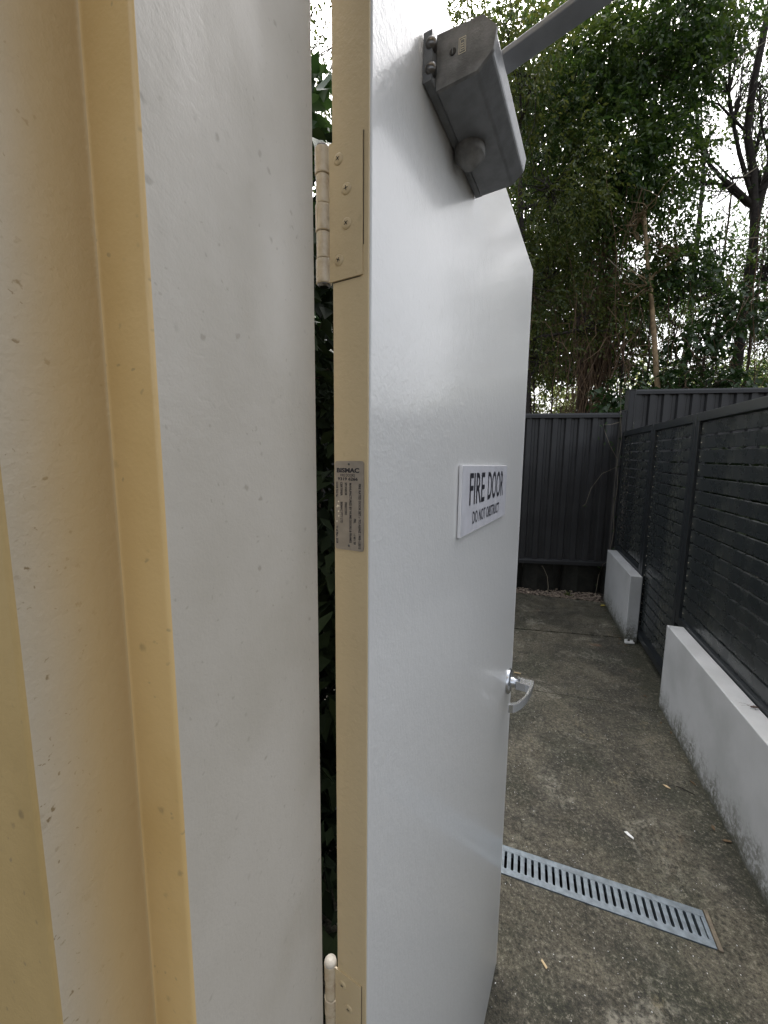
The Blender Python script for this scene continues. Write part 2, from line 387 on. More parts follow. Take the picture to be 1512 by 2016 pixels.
# ------------------------------------------------------------------ corrugated charcoal fences
def FW(X):                               # point on the far fence line
    t = (X - 2.084) / math.cos(A_FENCE); return Vector((X, 4.291 - t * math.sin(A_FENCE), 0))
def sheet_fence(X0, X1, zb, zt, label, sheets, phase=0.):
    r = empty('sheet_metal_fence', FW(X0), -A_FENCE, label, 'fence', 'charcoal sheet metal fences')
    L = (X1 - X0) / math.cos(A_FENCE)
    P_ = .1375
    x = .02 - phase; w_ = (L - .04) / sheets; per = 6
    def prof(xa, xb):
        pts = []; k = math.floor(xa / P_) - 1
        while k * P_ < xb + P_:
            b = k * P_ + phase
            pts += [(b, 0), (b + .052, 0), (b + .064, .024), (b + .088, .024), (b + .092, .021), (b + .096, .024), (b + .1255, .024)]; k += 1
        def interp(x):
            for (ax, ay), (bx, by) in zip(pts, pts[1:]):
                if ax <= x <= bx: return ay + (by - ay) * (x - ax) / max(1e-6, bx - ax)
            return 0
        return [(xa, interp(xa))] + [p for p in pts if xa < p[0] < xb] + [(xb, interp(xb))]
    for i in range(sheets):
        a, b = .02 + i * w_, .02 + (i + 1) * w_ + (.0 if i == sheets - 1 else .0)
        pr = prof(a, b); n = len(pr); mb = MB()
        vs = [(p[0], p[1] + .012, zb + .03) for p in pr] + [(p[0], p[1] + .012, zt - .03) for p in pr] + [(p[0], p[1] + .0135, zb + .03) for p in pr] + [(p[0], p[1] + .0135, zt - .03) for p in pr]
        fs = [(j, j + 1, n + j + 1, n + j) for j in range(n - 1)] + [(2 * n + j + 1, 2 * n + j, 3 * n + j, 3 * n + j + 1) for j in range(n - 1)]
        mb.add(vs, fs); mb.build('sheet', m_cb, r)
    for nm, z0, z1 in (('top_rail', zt - .052, zt), ('bottom_rail', zb, zb + .055)):
        mb = MB(); mb.prism([(-.006, z0), (.052, z0), (.052, z1), (.014, z1), (.010, z1 - .012), (-.002, z1 - .012), (-.006, z1 - .02)], .0, L, ax=0); mb.build(nm, m_cb_trim, r, bevel=.001)
    return r
sheet_fence(.60, 2.552, .44, 2.135, 'lower charcoal corrugated sheet fence closing the end of the path', 2, .03)
sheet_fence(-1.60, .598, .44, 2.135, 'charcoal corrugated sheet fence bay hidden behind the open door', 2)
sheet_fence(2.655, 5.0, .52, 2.375, 'taller charcoal corrugated sheet fence rising behind the slat fence', 3, .02)
sheet_fence(5.0, 12.5, .42, 2.375, 'far right continuation of the taller charcoal corrugated sheet fence', 6, .02)
def steel_post(X, wd, z0, z1, label, dy=0):
    p = FW(X); r = empty('fence_post', p, -A_FENCE, label, 'post', 'charcoal steel fence posts')
    mb = MB(); t = .0; hw = wd / 2
    poly = [(-hw, -.02), (-hw + .012, -.026), (-hw + .02, -.02), (hw - .02, -.02), (hw - .012, -.026), (hw, -.02), (hw, .06), (-hw, .06)]
    mb.prism(poly, z0, z1); mb.build('post_body', m_cb_trim, r, bevel=.0012)
    mb = MB(); mb.box((-hw - .002, -.028, z1), (hw + .002, .062, z1 + .006)); mb.build('post_cap', m_cb_trim, r)
steel_post(2.560, .046, .05, 2.15, 'slimmer shorter charcoal steel post ending the lower sheet fence')
steel_post(2.623, .074, .05, 2.365, 'broad tall charcoal steel corner post where the two sheet fences meet')
# stone retaining footing under the far fence
mb = MB()
for i in range(9):
    a = -.3 + i * .44; s_ = FW(a) + Vector((0, .20, 0)); h = .52 + random.uniform(-.04, .02)
    wob = [random.uniform(-.02, .02) for _ in range(8)]
    c = Vector((s_.x, s_.y, .02)); rx, ry = .235, .13
    vs = []; 
    for lv, (zz, k_) in enumerate(((-.1, 1), (.12, 1.02), (.28, .98), (h - .03, .9))):
        for q in range(8):
            t = q / 8 * 2 * math.pi + .39; sq = 1 / max(abs(math.cos(t)), abs(math.sin(t))) ** .8
            vs.append((c.x + rx * k_ * sq * math.cos(t) * (1 + wob[q]), c.y + ry * k_ * sq * math.sin(t) * (1 + wob[(q + lv) % 8] * 2), zz))
    fs = [(l * 8 + q, l * 8 + (q + 1) % 8, (l + 1) * 8 + (q + 1) % 8, (l + 1) * 8 + q) for l in range(3) for q in range(8)] + [tuple(range(24, 32))]
    mb2 = MB(); mb2.add([(x - c.x, y - c.y, z) for x, y, z in vs], fs, 0, False)
    o = mb2.build('foundation_stone', m_rock, None, bevel=.02, loc=(c.x, c.y, 0))
    if i == 0: stone_root = empty('stone_footing', (0, 0, 0), 0, 'dark mossy stone footing in shadow under the end fence', 'footing')
    o.parent = stone_root; o.name = 'stone'
# pebbles
mb = MB()
for i in range(1500):
    N_ = random.uniform(-.8, .868); yE = 4.575 + .2126 * N_ * .5
    E_ = 4.59 + random.random() ** 1.4 * .26; p = PW(N_, E_, random.uniform(-.018, .006)); s_ = random.uniform(.008, .017)
    a = random.random() * 6.28; ca, sa = math.cos(a), math.sin(a); f1, f2 = random.uniform(.7, 1.3), random.uniform(.45, .8)
    vs = []
    for (x_, y_, z_) in ((1, 0, 0), (.4, .8, .1), (-.5, .75, 0), (-1, 0, .1), (-.4, -.8, 0), (.5, -.8, .1), (.1, .1, .8), (0, 0, -.7)):
        x_, y_ = x_ * s_ * f1, y_ * s_; vs.append((p.x + x_ * ca - y_ * sa, p.y + x_ * sa + y_ * ca, p.z + z_ * s_ * f2 + .006))
    mb.add(vs, [(k_, (k_ + 1) % 6, 6) for k_ in range(6)] + [((k_ + 1) % 6, k_, 7) for k_ in range(6)])
tag(mb.build('gravel', m_peb), 'strip of small brown and grey pebbles under the end fence', 'gravel', kind='stuff')

# ================================================================== DOOR FRAME
fr = empty('door_frame', PW(-.18, .19, 0), -A_PATH, 'stepped steel door frame in off white paint with warm light coloured in, filling the left side', 'door frame')
def frame_prof():
    # (N,E) outline; materials by segment: white A1, warm-lit B, side A2, shaded B2
    return [(-.1644, .286), (-.1644, .137), (-.1954, .137), (-.1954, .0902), (-.330, .0902), (-.330, .286)]
FZ = 2.09
def rounded(poly, r, skip=()):
    out = []; n = len(poly)
    for i, p in enumerate(poly):
        a, b = Vector(poly[i - 1]), Vector(poly[(i + 1) % n]); p = Vector(p)
        if i in skip: out.append((tuple(p), i)); continue
        u = (a - p).normalized(); v = (b - p).normalized()
        for t in (0, .3, .7, 1):
            q = (p + u * r) * (1 - t) ** 2 + p * 2 * t * (1 - t) + (p + v * r) * t * t
            out.append((tuple(q), i))
    return out
pr = rounded(frame_prof(), .0016)
ox, oy = -.18, .19
segs = {'white': [], 'warm_lit': [], 'side': [], 'lip': []}
def seg_mesh(name, pts, mat):
    mb = MB(); n = len(pts)
    vs = [(p[0] - ox, p[1] - oy, 0.005) for p in pts] + [(p[0] - ox, p[1] - oy, FZ) for p in pts]
    mb.add(vs, [(j, n + j, n + j + 1, j + 1) for j in range(n - 1)], 0, True)
    return mb.build(name, mat, fr)
P = frame_prof(); r_ = .0018
def arc(i, n=5):
    p = Vector(P[i]); a = Vector(P[i - 1]); b = Vector(P[(i + 1) % len(P)]); u = (a - p).normalized(); v = (b - p).normalized()
    return [tuple((p + u * r_) * (1 - t) ** 2 + p * 2 * t * (1 - t) + (p + v * r_) * t * t) for t in [k / (n - 1) for k in range(n)]]
def dens(a, b):
    a, b = Vector(a), Vector(b); u = (b - a).normalized() * .0008; return [tuple(a + u), tuple(b - u)]
a0, a1, a2, a3, a4, a5 = (arc(i) for i in range(6))
seg_mesh('rebate_face', [(-.330, .286), (-.168, .286)] + a0 + dens(a0[-1], a1[0]) + a1[:1], m_frame_white)
seg_mesh('stop_face', a1[:] + dens(a1[-1], a2[0]) + a2[:3], m_frame_warm)
seg_mesh('soffit_face', a2[2:] + dens(a2[-1], a3[0]) + a3[:1], m_frame_side)
seg_mesh('outer_face', a3[:] + [(a3[-1][0] - .0008, .0902), (-.330, .0902)], m_frame_shaded)
mb = MB()                                   # head of the frame, above the picture
prh = [(-.1644, .286, 2.085), (.79, .286, 2.085)]
mb.box((-.33 - ox, .092 - oy, FZ + .0), (.95 - ox, .286 - oy, FZ + .05)); mb.build('frame_head', m_frame_warm, fr, bevel=.002)

bw = empty('building_wall', PW(-1.3, .19, 0), -A_PATH, 'rendered cream wall holding the door frame, just outside the picture to the left', 'wall')
m_render = simple('cream_render', (.45, .40, .31), .8, 0, .2, 4, .4, 120)
mb = MB(); mb.box((-1.4, -.085, -.1), (.965, .088, 2.75)); mb.build('wall_panel', m_render, bw)
mb = MB(); mb.box((.9655, -.085, 2.145), (2.3, .088, 2.75)); mb.build('lintel', m_render, bw)
# ================================================================== FIRE DOOR
Q = Vector((-.013, .333, 0))
door = empty('fire_door', Q, -A_DOOR, 'white painted fire door standing open, cream edge with hinges towards the camera', 'door')
DW, DT, DZ0, DZ1 = .776, .0365, .012, 2.04       # local axes: x out of the white face, y along the door, z up
mb = MB(); x0, x1 = -DT, 0
mb.box((x0, 0.0012, DZ0), (x1, DW, DZ1)); dp = mb.build('door_leaf', m_door, door, bevel=.0014)
mb = MB(); mb.box((x0 - .0002, -.0006, DZ0 - .0003), (-.0012, .0014, DZ1 + .0003)); mb.build('hinge_edge', m_edge, door, bevel=.0006)
mb = MB(); mb.box((x0 - .0004, DW - .0005, DZ0 - .0004), (.0004, DW + .0018, DZ1 + .0004)); mb.build('lock_edge', m_acrylic_edge, door, bevel=.0006)
mb = MB(); mb.box((x0 + .004, .004, DZ0 - .007), (x1 - .001, DW - .002, DZ0 - .0005)); mb.build('bottom_seal', m_acrylic_edge, door)
def hinge(zc, first=None):
    h = bpy.data.objects.new('hinge', None); C.objects.link(h); h.parent = door; h.location = (0, 0, zc); h.empty_display_size = .02
    if first:
        for ch in first.children: c = ch.copy(); C.objects.link(c); c.parent = h
        return h
    mb = MB(); mb.prism([(-.0385, -.053), (-.0062, -.053), (-.0062, .053), (-.0385, .053)], -.0022, -.0005, ax=1)
    mb.build('hinge_leaf', m_edge, h, bevel=.0006)
    mb = MB(); mb.box((-.0060, -.0011, -.030), (-.0057, -.0004, .053)); mb.box((-.036, -.0010, -.0537), (-.0085, -.0004, -.0533)); mb.build('hinge_gap_shadow', m_dark, h)  # thin dark strips standing for the shadow slit round the hinge leaf
    kx, ky = -.0462, -.0005
    zs = [-.053, -.033, -.0115, .0098, .0325, .053]
    for i in range(5):
        rr = .0068 if i % 2 == 0 else .0061
        mb = MB(); mb.lathe((kx, ky, zs[i] + .0004), (0, 0, 1), [(0, rr - .0012), (.0001, rr - .0004), (.0005, rr), (.0013, rr), (zs[i + 1] - zs[i] - .0019, rr), (zs[i + 1] - zs[i] - .0011, rr), (zs[i + 1] - zs[i] - .0007, rr - .0004), (zs[i + 1] - zs[i] - .0006, rr - .0012)], 24)
        if i % 2 == 0: mb.box((kx + .003, ky - .0015, zs[i] + .0006), (kx + .009, ky - .0002, zs[i + 1] - .0006))
        mb.build('knuckle', m_knuckle, h)
    mb = MB(); mb.lathe((kx, ky, .053), (0, 0, 1), [(-.002, .005), (.0, .0062), (.0016, .0058), (.0028, .003)], 16); mb.lathe((kx, ky, -.053), (0, 0, -1), [(-.002, .005), (.0, .0058), (.0018, .004)], 16)
    mb.build('hinge_pin', m_steel, h)
    for (x_, z_) in ((-.0292, .039), (-.0213, .0148), (-.0213, -.0112), (-.0292, -.0375)):
        mb = MB(); mb.lathe((x_, -.0020, z_), (0, -1, 0), [(0, .0046), (.0007, .0045), (.0013, .0034), (.0014, .0001)], 20)
        s_ = mb.build('screw', m_edge, h)
        mb = MB(); a = random.uniform(.1, 1.2)
        for q in (a, a + math.pi / 2):
            cx_, sz = math.cos(q), math.sin(q); t_ = .00045; l_ = .0021
            vs = [(x_ + cx_ * l_ * i1 - sz * t_ * i2, -.0036, z_ + sz * l_ * i1 + cx_ * t_ * i2) for i1, i2 in ((-1, -.5), (0, -1), (1, -.5), (1, .5), (0, 1), (-1, .5))]
            mb.add(vs, [tuple(range(6))])
        mb.build('screw_recess', m_dark, h)
    return h
h1 = hinge(1.7665)
h2 = hinge(.9695, h1); h3 = hinge(.285, h1)
# pale drip of paint on the top of the middle hinge pin
mb = MB(); mb.lathe((-.0462, -.0005, .9695 + .053), (0, 0, 1), [(0, .0066), (.001, .0066), (.003, .0052), (.0042, .002)], 14); mb.build('paint_blob', m_frame_white, door)
# rating plate on the edge
PX0, PX1, PZ0, PZ1 = -.0350, -.0046, 1.4826, 1.5626
def rrect(x0, y0, x1, y1, r, n=4):
    out = []
    for cx_, cy_, a0_ in ((x1 - r, y1 - r, 0), (x0 + r, y1 - r, 90), (x0 + r, y0 + r, 180), (x1 - r, y0 + r, 270)):
        for k_ in range(n + 1):
            a = R(a0_ + 90 * k_ / n); out.append((cx_ + r * math.cos(a), cy_ + r * math.sin(a)))
    return out
mb = MB(); mb.prism(rrect(PX0, PZ0, PX1, PZ1, .0026), -.0018, -.0007, ax=1); plate = mb.build('rating_plate', m_plate, door)
mb = MB()
def put(s_, px, py, wd, hg, rot=False, bold=.0):    # px,py: top-left in plate zoom pixels
    vs, fs = text_geo(s_, wd, hg, bold)
    X = PX0 + (px - 200) / 565 * (PX1 - PX0); Z = PZ1 - (py - 160) / 1720 * (PZ1 - PZ0)
    if rot: v3 = [(X + y, -.00192, Z - x) for x, y in vs]       # reading downwards
    else: v3 = [(X + x, -.00192, Z - hg + y) for x, y in vs]
    mb.add(v3, fs)
mx, mz = (PX1 - PX0) / 565, (PZ1 - PZ0) / 1720
put('BISMAC', 238, 290, 445 * mx, 92 * mz, bold=.05); put('FIRE DOORS', 312, 402, 285 * mx, 54 * mz, bold=.015); put('9319 6266', 258, 468, 396 * mx, 62 * mz, bold=.035)
for s_, x_, y0_, y1_ in (('DOOR TAG No', 218, 560, 850), ('CERTIFIER', 308, 560, 828), ('BISMAC PTY LTD', 310, 945, 1360), ('SPONSOR', 398, 568, 818), ('FIRECORE', 396, 950, 1195),
                         ('MANUFACTURED BY HUME DOORS & FRAMES', 488, 575, 1732), ('FRL', 575, 1255, 1345), ('- / 60 / 30', 572, 1540, 1755), ('FIRE RATED DOOR SET :- TO AS/NZ 1905-1:2015', 668, 585, 1835), ('Yr of Man. 2024', 218, 1415, 1768)):
    put(s_, x_, y0_, (y1_ - y0_) * mz, 46 * mx, True, .035)
mb.build('plate_lettering', m_ink, plate)
for z_ in (PZ1 - .0028, PZ0 + .0042):
    mb = MB(); mb.lathe(((PX0 + PX1) / 2 - .0002, -.0018, z_), (0, -1, 0), [(0, .0011), (.0005, .0009), (.0006, .0001)], 10); mb.build('rivet', m_steel, plate)
mb = MB()
for (x_, y_) in ((270, 940), (275, 1030), (240, 1045), (250, 1020), (268, 1132), (272, 1225), (235, 1330)):
    mb.lathe((PX0 + (x_ - 200) * mx, -.0018, PZ1 - (y_ - 160) * mz), (0, -1, 0), [(0, .0007), (.0003, .0003)], 6)
mb.build('stamped_digit', m_chip, plate)
# FIRE DOOR sign
sg = MB(); sg.box((.0008, .245, 1.455), (.0055, .553, 1.560)); sign = sg.build('door_sign', [m_acrylic_edge, m_acrylic], door, bevel=.0006)
mb = MB(); mb.add([(.0058, .2465, 1.4565), (.0058, .5515, 1.4565), (.0058, .5515, 1.5585), (.0058, .2465, 1.5585)], [(0, 1, 2, 3)]); mb.build('sign_face', m_acrylic, sign)
mb = MB()
for s_, t0, t1, z0, z1, bo in (('FIRE', .283, .372, 1.499, 1.548, .012), ('DOOR', .394, .519, 1.499, 1.549, .012), ('DO NOT OBSTRUCT', .304, .489, 1.468, 1.488, .012)):
    vs, fs = text_geo(s_, t1 - t0, z1 - z0, bo); mb.add([(.0061, t0 + x, z0 + y) for x, y in vs], fs)
mb.build('sign_lettering', m_ink, sign)
# door closer
cl = bpy.data.objects.new('door_closer', None); C.objects.link(cl); cl.parent = door; cl.location = (0, .105, 1.92); cl.empty_display_size = .03
prf = [(.0095, .0), (.050, .001), (.0640, .0125), (.0665, .028), (.0535, .0425), (.0095, .046)]
mb = MB(); mb.prism(prf, .0025, .168, ax=1); body = mb.build('closer_body', m_closer, cl, bevel=.0022)
mb = MB(); mb.prism([(.0100, -.0008), (.0505, .0002), (.0648, .0120), (.0674, .0284), (.0540, .0433), (.0100, .0468)], .0, .0035, ax=1); mb.build('end_cap', m_closer_dirty, cl, bevel=.0012)
mb = MB(); mb.prism([(.0006, .002), (.0094, .002), (.0094, .044), (.0006, .044)], -.010, .172, ax=1); mb.build('mounting_bracket', m_closer, cl, bevel=.0016)
for z_ in (.0125, .0335):
    mb = MB(); mb.lathe((.0085, -.0095, z_), (.35, -1, 0), [(-.006, .0052), (0, .0056), (.0018, .0044), (.0028, .002), (.0029, .0001)], 18); mb.build('screw', m_steel, cl)
mb = MB(); mb.lathe((.0265, .0, .0255), (0, -1, 0), [(0, .0032), (.0006, .0032), (.0006, .0026), (.0008, .0001)], 18, 1); mb.box((.0262, -.0016, .0228), (.0270, -.0008, .0282), 0)
mb.build('valve_screw', [m_closer_dirty, m_dark], cl)
mb = MB()                                            # rectangular outlined mark beside the valve
def rect_line(x0, z0, x1, z1, t):
    for a, b in (((x0, z0), (x1, z0 + t)), ((x0, z1 - t), (x1, z1)), ((x0, z0 + t), (x0 + t, z1 - t)), ((x1 - t, z0 + t), (x1, z1 - t))):
        mb.box((a[0], -.0003, a[1]), (b[0], -.0001, b[1]))
rect_line(.0322, .0205, .0390, .0335, .0004); rect_line(.0335, .0225, .0378, .0318, .00035)
for z_ in (.0243, .0262, .0281): mb.box((.0345, -.0003, z_), (.0369, -.0001, z_ + .0006))
mb.build('maker_mark', m_chip, cl)
mb = MB(); mb.lathe((.019, .085, .0), (0, 0, -1), [(-.002, .0172), (.008, .0172), (.0092, .0160), (.018, .0078), (.019, .006), (.019, .0001)], 30); mb.build('spindle_cap', m_closer_dirty, cl)
mb = MB()
p0, p1, p2 = Vector((.028, .080, .062)), Vector((.245, .035, .068)), Vector((.24, -.14, .125))
def flat_bar(mb, a, b, wd, th):
    d = (b - a).normalized(); s_ = d.cross(Vector((0, 0, 1))).normalized(); u = s_.cross(d)
    vs = [p + s_ * wd / 2 * i + u * th / 2 * j for p in (a, b) for i, j in ((-1, -1), (1, -1), (1, 1), (-1, 1))]
    mb.add(vs, [(0, 1, 2, 3), (7, 6, 5, 4), (0, 4, 5, 1), (1, 5, 6, 2), (2, 6, 7, 3), (3, 7, 4, 0)])
flat_bar(mb, p0, p1, .023, .0065); mb.build('closer_arm', m_arm, cl, bevel=.0012)
mb = MB(); flat_bar(mb, p1 + Vector((0, 0, .008)), p2, .018, .006); mb.build('forearm', m_arm, cl, bevel=.0012)
for p_, r_c, h_c in ((p0 - Vector((0, 0, .02)), .007, .028), (p1 - Vector((0, 0, .004)), .012, .018)):
    mb = MB(); mb.lathe(p_, (0, 0, 1), [(0, r_c), (h_c, r_c)], 16); mb.build('arm_pivot', m_arm, cl)
# lever handle
lh = bpy.data.objects.new('lever_handle', None); C.objects.link(lh); lh.parent = door; lh.location = (0, .728, .985); lh.empty_display_size = .03
mb = MB(); mb.lathe((.0, 0, 0), (1, 0, 0), [(0, .033), (.004, .033), (.0075, .030), (.009, .024), (.0095, .0001)], 36); mb.build('rose', m_chrome, lh)
mb = MB(); mb.lathe((.009, 0, 0), (1, 0, 0), [(0, .0145), (.006, .0145), (.008, .012), (.022, .012), (.022, .0001)], 28); mb.build('neck', m_chrome, lh)
mb = MB()
out = [(.022, .017), (.060, .017), (.0635, .012)] + [(.064 - .040 * (1 - math.cos(t)), .010 - .132 * math.sin(t)) for t in [k * math.pi / 2 / 12 for k in range(1, 13)]]
inn = [(.0225 + .0, -.1135)] + [(.0225 + .034 * math.sin(t) * 1.0, -.1125 + .097 * (1 - math.cos(t))) for t in [k * math.pi / 2 / 10 for k in range(2, 11)]]
inn = [(x_, y_) for x_, y_ in inn] + [(.046, -.013), (.022, -.013)]
poly = out + inn
mb.prism(poly, -.0105, .0095); lv = mb.build('lever', m_chrome, lh, bevel=.0012)

# ================================================================== PLANTS
def leaf_mesh(name, pos, d, nrm, ln, wd, mat, parent=None, fold=.25):
    n = len(pos); side = np.cross(d, nrm); side /= np.linalg.norm(side, axis=1)[:, None] + 1e-9
    un = np.cross(side, d)
    ln = ln[:, None]; wd = wd[:, None]
    v = np.empty((n, 4, 3)); v[:, 0] = pos; v[:, 2] = pos + d * ln - un * ln * .12
    mid = pos + d * ln * .45
    v[:, 1] = mid + side * wd + un * wd * fold; v[:, 3] = mid - side * wd + un * wd * fold
    me = bpy.data.meshes.new(name); me.vertices.add(4 * n); me.vertices.foreach_set('co', v.reshape(-1).astype(np.float32))
    idx = (np.arange(n)[:, None] * 4 + np.array([0, 1, 2, 0, 2, 3])[None]).reshape(-1)
    me.loops.add(6 * n); me.loops.foreach_set('vertex_index', idx.astype(np.int32))
    me.polygons.add(2 * n); me.polygons.foreach_set('loop_start', (np.arange(2 * n) * 3).astype(np.int32)); me.polygons.foreach_set('loop_total', np.full(2 * n, 3, np.int32))
    me.materials.append(mat); me.update(calc_edges=True); me.validate()
    o = bpy.data.objects.new(name, me); C.objects.link(o)
    if parent: o.parent = parent
    return o
def unit(a): return a / (np.linalg.norm(a, axis=-1, keepdims=True) + 1e-9)
def gapnoise(p, f=1.0, s=0.):
    x, y, z = p[:, 0] * f + s, p[:, 1] * f + s * 1.7, p[:, 2] * f + s * .6
    return (np.sin(2.1 * x + 1.3 * np.sin(1.7 * z)) + np.sin(2.6 * z + 1.1 * np.sin(2.3 * y)) + np.sin(2.9 * y + x) + .6 * np.sin(5.3 * x - 4.1 * z) + .6 * np.sin(6.1 * z + 3.3 * x + 1.)) / 4.2
def sprays(blobs, leaf_len, per=11, droop=.55, gap=-.25, seed=0., step=.034):
    P_, D_, L_ = [], [], []
    for (c, r, n) in blobs:
        q = unit(rng.normal(size=(n, 3))) * (rng.random((n, 1)) ** .42); o = np.array(c) + q * np.array(r)
        keep = gapnoise(o, 1.35, seed) > gap + rng.normal(0, .10, n); o = o[keep]; q = q[keep]; k = len(o)
        d = unit(q * .7 + rng.normal(size=(k, 3)) * .6 + np.array([0, 0, -droop * .5]))
        for j in range(per):
            t = j * step; pp = o + d * t + np.array([0, 0, -1]) * (t * t) * .9
            sgn = 1 if j % 2 else -1; sd_ = unit(np.cross(d, np.array([0, 0, 1.])) + 1e-3)
            dd = unit(d * .55 + sd_ * sgn * .8 + rng.normal(size=(k, 3)) * .3 + np.array([0, 0, -droop]))
            P_.append(pp); D_.append(dd); L_.append(leaf_len * rng.uniform(.65, 1.25, k))
    P_ = np.concatenate(P_); D_ = np.concatenate(D_); L_ = np.concatenate(L_)
    nr = unit(np.array([0, 0, 1.]) + rng.normal(size=P_.shape) * .5)
    return P_, D_, nr, L_
def wander(a, b, n=8, amp=.1, sag=0.):
    a, b = Vector(a), Vector(b); out = []; off = Vector((0, 0, 0))
    for i in range(n + 1):
        t = i / n; off += Vector((random.gauss(0, amp), random.gauss(0, amp), random.gauss(0, amp * .4))) * (1 / n ** .5)
        out.append(a.lerp(b, t) + off * math.sin(math.pi * min(1, t * 1.0)) + Vector((0, 0, -sag * math.sin(math.pi * t))))
    return out
def tree(name, label, base, top, r0, blobs, leafmat=None, bark=None, leaf=.072, per=11, limbs=True, gap=-.25, seed=0., amp=.12, wf=.21, cat='tree', group='trees crowding beyond the end fence', twigs=26, extra=(), droop=.55, r1=.3):
    root = empty(name, base, 0, label, cat, group); B = Vector(base)
    tr = wander(base, top, 12, amp); n = len(tr)
    mb = MB(); mb.tube([p - B for p in tr], [r0 * (1 - (1 - r1) * i / (n - 1)) * (1 + .1 * random.uniform(-1, 1)) for i in range(n)], 9)
    mb.build('trunk', bark or m_bark, root)
    if blobs:
        tw = MB()
        for (c, r, cnt) in blobs:
            c = Vector(c); k = min(range(n), key=lambda i: (tr[i] - c).length + max(0, tr[i].z - c.z + .4) * 1.5); s_ = tr[k]
            L_ = wander(s_, c, 7, .16); mb = MB(); mb.tube([p - B for p in L_], [r0 * .42 * (1 - .75 * i / 7) for i in range(8)], 6); mb.build('limb', bark or m_bark, root)
            for q in range(twigs):
                u = Vector(np.array(c) + unit(rng.normal(size=3)) * np.array(r) * rng.uniform(.5, 1.0)); st = L_[random.randint(3, 7)]
                W_ = wander(st, u, 5, .09, .05); tw.tube([p - B for p in W_], [.011, .009, .007, .005, .004, .002], 3, caps=False)
        tag(tw.build('twigs', bark or m_bark, root), kind='stuff')
        Pn, D, nr, L = sprays(blobs, leaf, per, gap=gap, seed=seed, droop=droop)
        leaf_mesh('crown', Pn - np.array(base), D, nr, L, L * wf, leafmat or m_leaf, root)
    for (pts, rad) in extra:
        mb = MB(); mb.tube([Vector(p) - B for p in pts], rad, 6); mb.build('branch', bark or m_bark, root)
    return root

S = 1.0
tree('vine_clad_tree', 'thick brown trunk wrapped in hanging vines, behind the lower sheet fence', (3.36, 6.5, -.1), (3.30, 6.6, 7.5), .115,
     [((2.6, 6.3, 6.9), (1.0, .8, 1.3), 1000), ((3.6, 6.3, 7.3), (1.0, .9, 1.1), 1000), ((3.0, 6.1, 5.6), (.9, .7, .8), 640), ((3.9, 6.3, 6.0), (.7, .7, .8), 480), ((3.3, 7.3, 4.7), (1.3, .6, .7), 700), ((4.4, 6.3, 7.9), (.8, .7, .6), 500)],
     seed=1.1, gap=-.38, leaf=.08, wf=.25)
tree('slender_tree', 'slender tree with yellow green fringe close beside the open door edge', (2.05, 5.6, -.1), (1.75, 5.7, 6.6), .06,
     [((1.35, 5.4, 6.6), (.8, .7, 1.2), 850), ((2.15, 5.5, 5.2), (.7, .6, .9), 620), ((2.0, 5.7, 4.0), (.75, .6, .7), 560), ((1.1, 5.6, 5.0), (.5, .6, 1.0), 320), ((1.9, 5.7, 3.2), (.7, .5, .5), 260), ((2.9, 5.8, 3.7), (.5, .4, .45), 150), ((2.5, 5.8, 4.3), (.5, .4, .4), 160)],
     leafmat=m_leaf_y, bark=m_bark_d, seed=2.3, gap=-.25, leaf=.062)
tree('pale_barked_tree', 'thin pale barked leaning tree rising above the taller sheet fence', (4.02, 5.35, -.1), (3.45, 5.6, 4.9), .05,
     [((3.9, 5.7, 4.5), (.7, .5, .5), 300), ((3.5, 5.7, 5.0), (.6, .5, .5), 230), ((3.3, 5.7, 4.1), (.4, .4, .35), 110)],
     bark=m_bark_p, seed=3.7, gap=-.2, amp=.04, leafmat=m_leaf, r1=.4)
tree('forked_tree', 'dark forked trunk against the brightest sky, right of the pale barked tree', (5.66, 6.5, -.1), (5.72, 6.5, 5.55), .085,
     [((5.0, 6.6, 8.3), (1.1, .7, .6), 330), ((5.9, 6.9, 7.6), (.8, .8, .7), 170), ((5.1, 6.7, 4.55), (.65, .5, .45), 190), ((4.7, 6.9, 7.4), (.45, .5, .4), 90), ((6.1, 6.4, 6.3), (.6, .5, 1.3), 330), ((5.75, 6.3, 4.6), (.6, .5, .7), 200), ((5.0, 6.8, 6.2), (.8, .5, .8), 120)],
     bark=m_bark_d, seed=4.9, gap=-.1, amp=.06, r1=.75, twigs=60,
     extra=[([(5.72, 6.5, 5.4), (5.60, 6.5, 6.1), (5.45, 6.5, 6.6), (5.42, 6.45, 7.2), (5.5, 6.4, 8.3), (5.6, 6.4, 9.4)], [.06, .055, .05, .048, .04, .03]), ([(5.72, 6.5, 5.4), (5.86, 6.5, 6.2), (5.88, 6.55, 7.2), (6.0, 6.6, 9.2)], [.058, .05, .045, .035]),
            ([(5.86, 6.5, 6.2), (5.5, 6.3, 6.5), (5.2, 6.1, 6.9)], [.018, .012, .005]), ([(5.45, 6.5, 6.6), (4.9, 6.4, 6.9), (4.4, 6.3, 6.9)], [.02, .013, .005]), ([(5.6, 6.5, 6.0), (5.2, 6.4, 5.9), (4.8, 6.3, 6.1), (4.5, 6.2, 6.0)], [.02, .014, .01, .004])])
tree('leaning_tree', 'brown trunk leaning right at the edge of the picture behind the fences', (5.75, 6.3, -.1), (6.7, 6.3, 7.2), .12,
     [((6.3, 6.2, 5.2), (.6, .6, .8), 150), ((6.1, 6.4, 3.7), (.5, .5, .5), 130), ((6.6, 6.2, 8.0), (1.0, .9, .8), 220)], seed=6.1, gap=-.1, amp=.07)
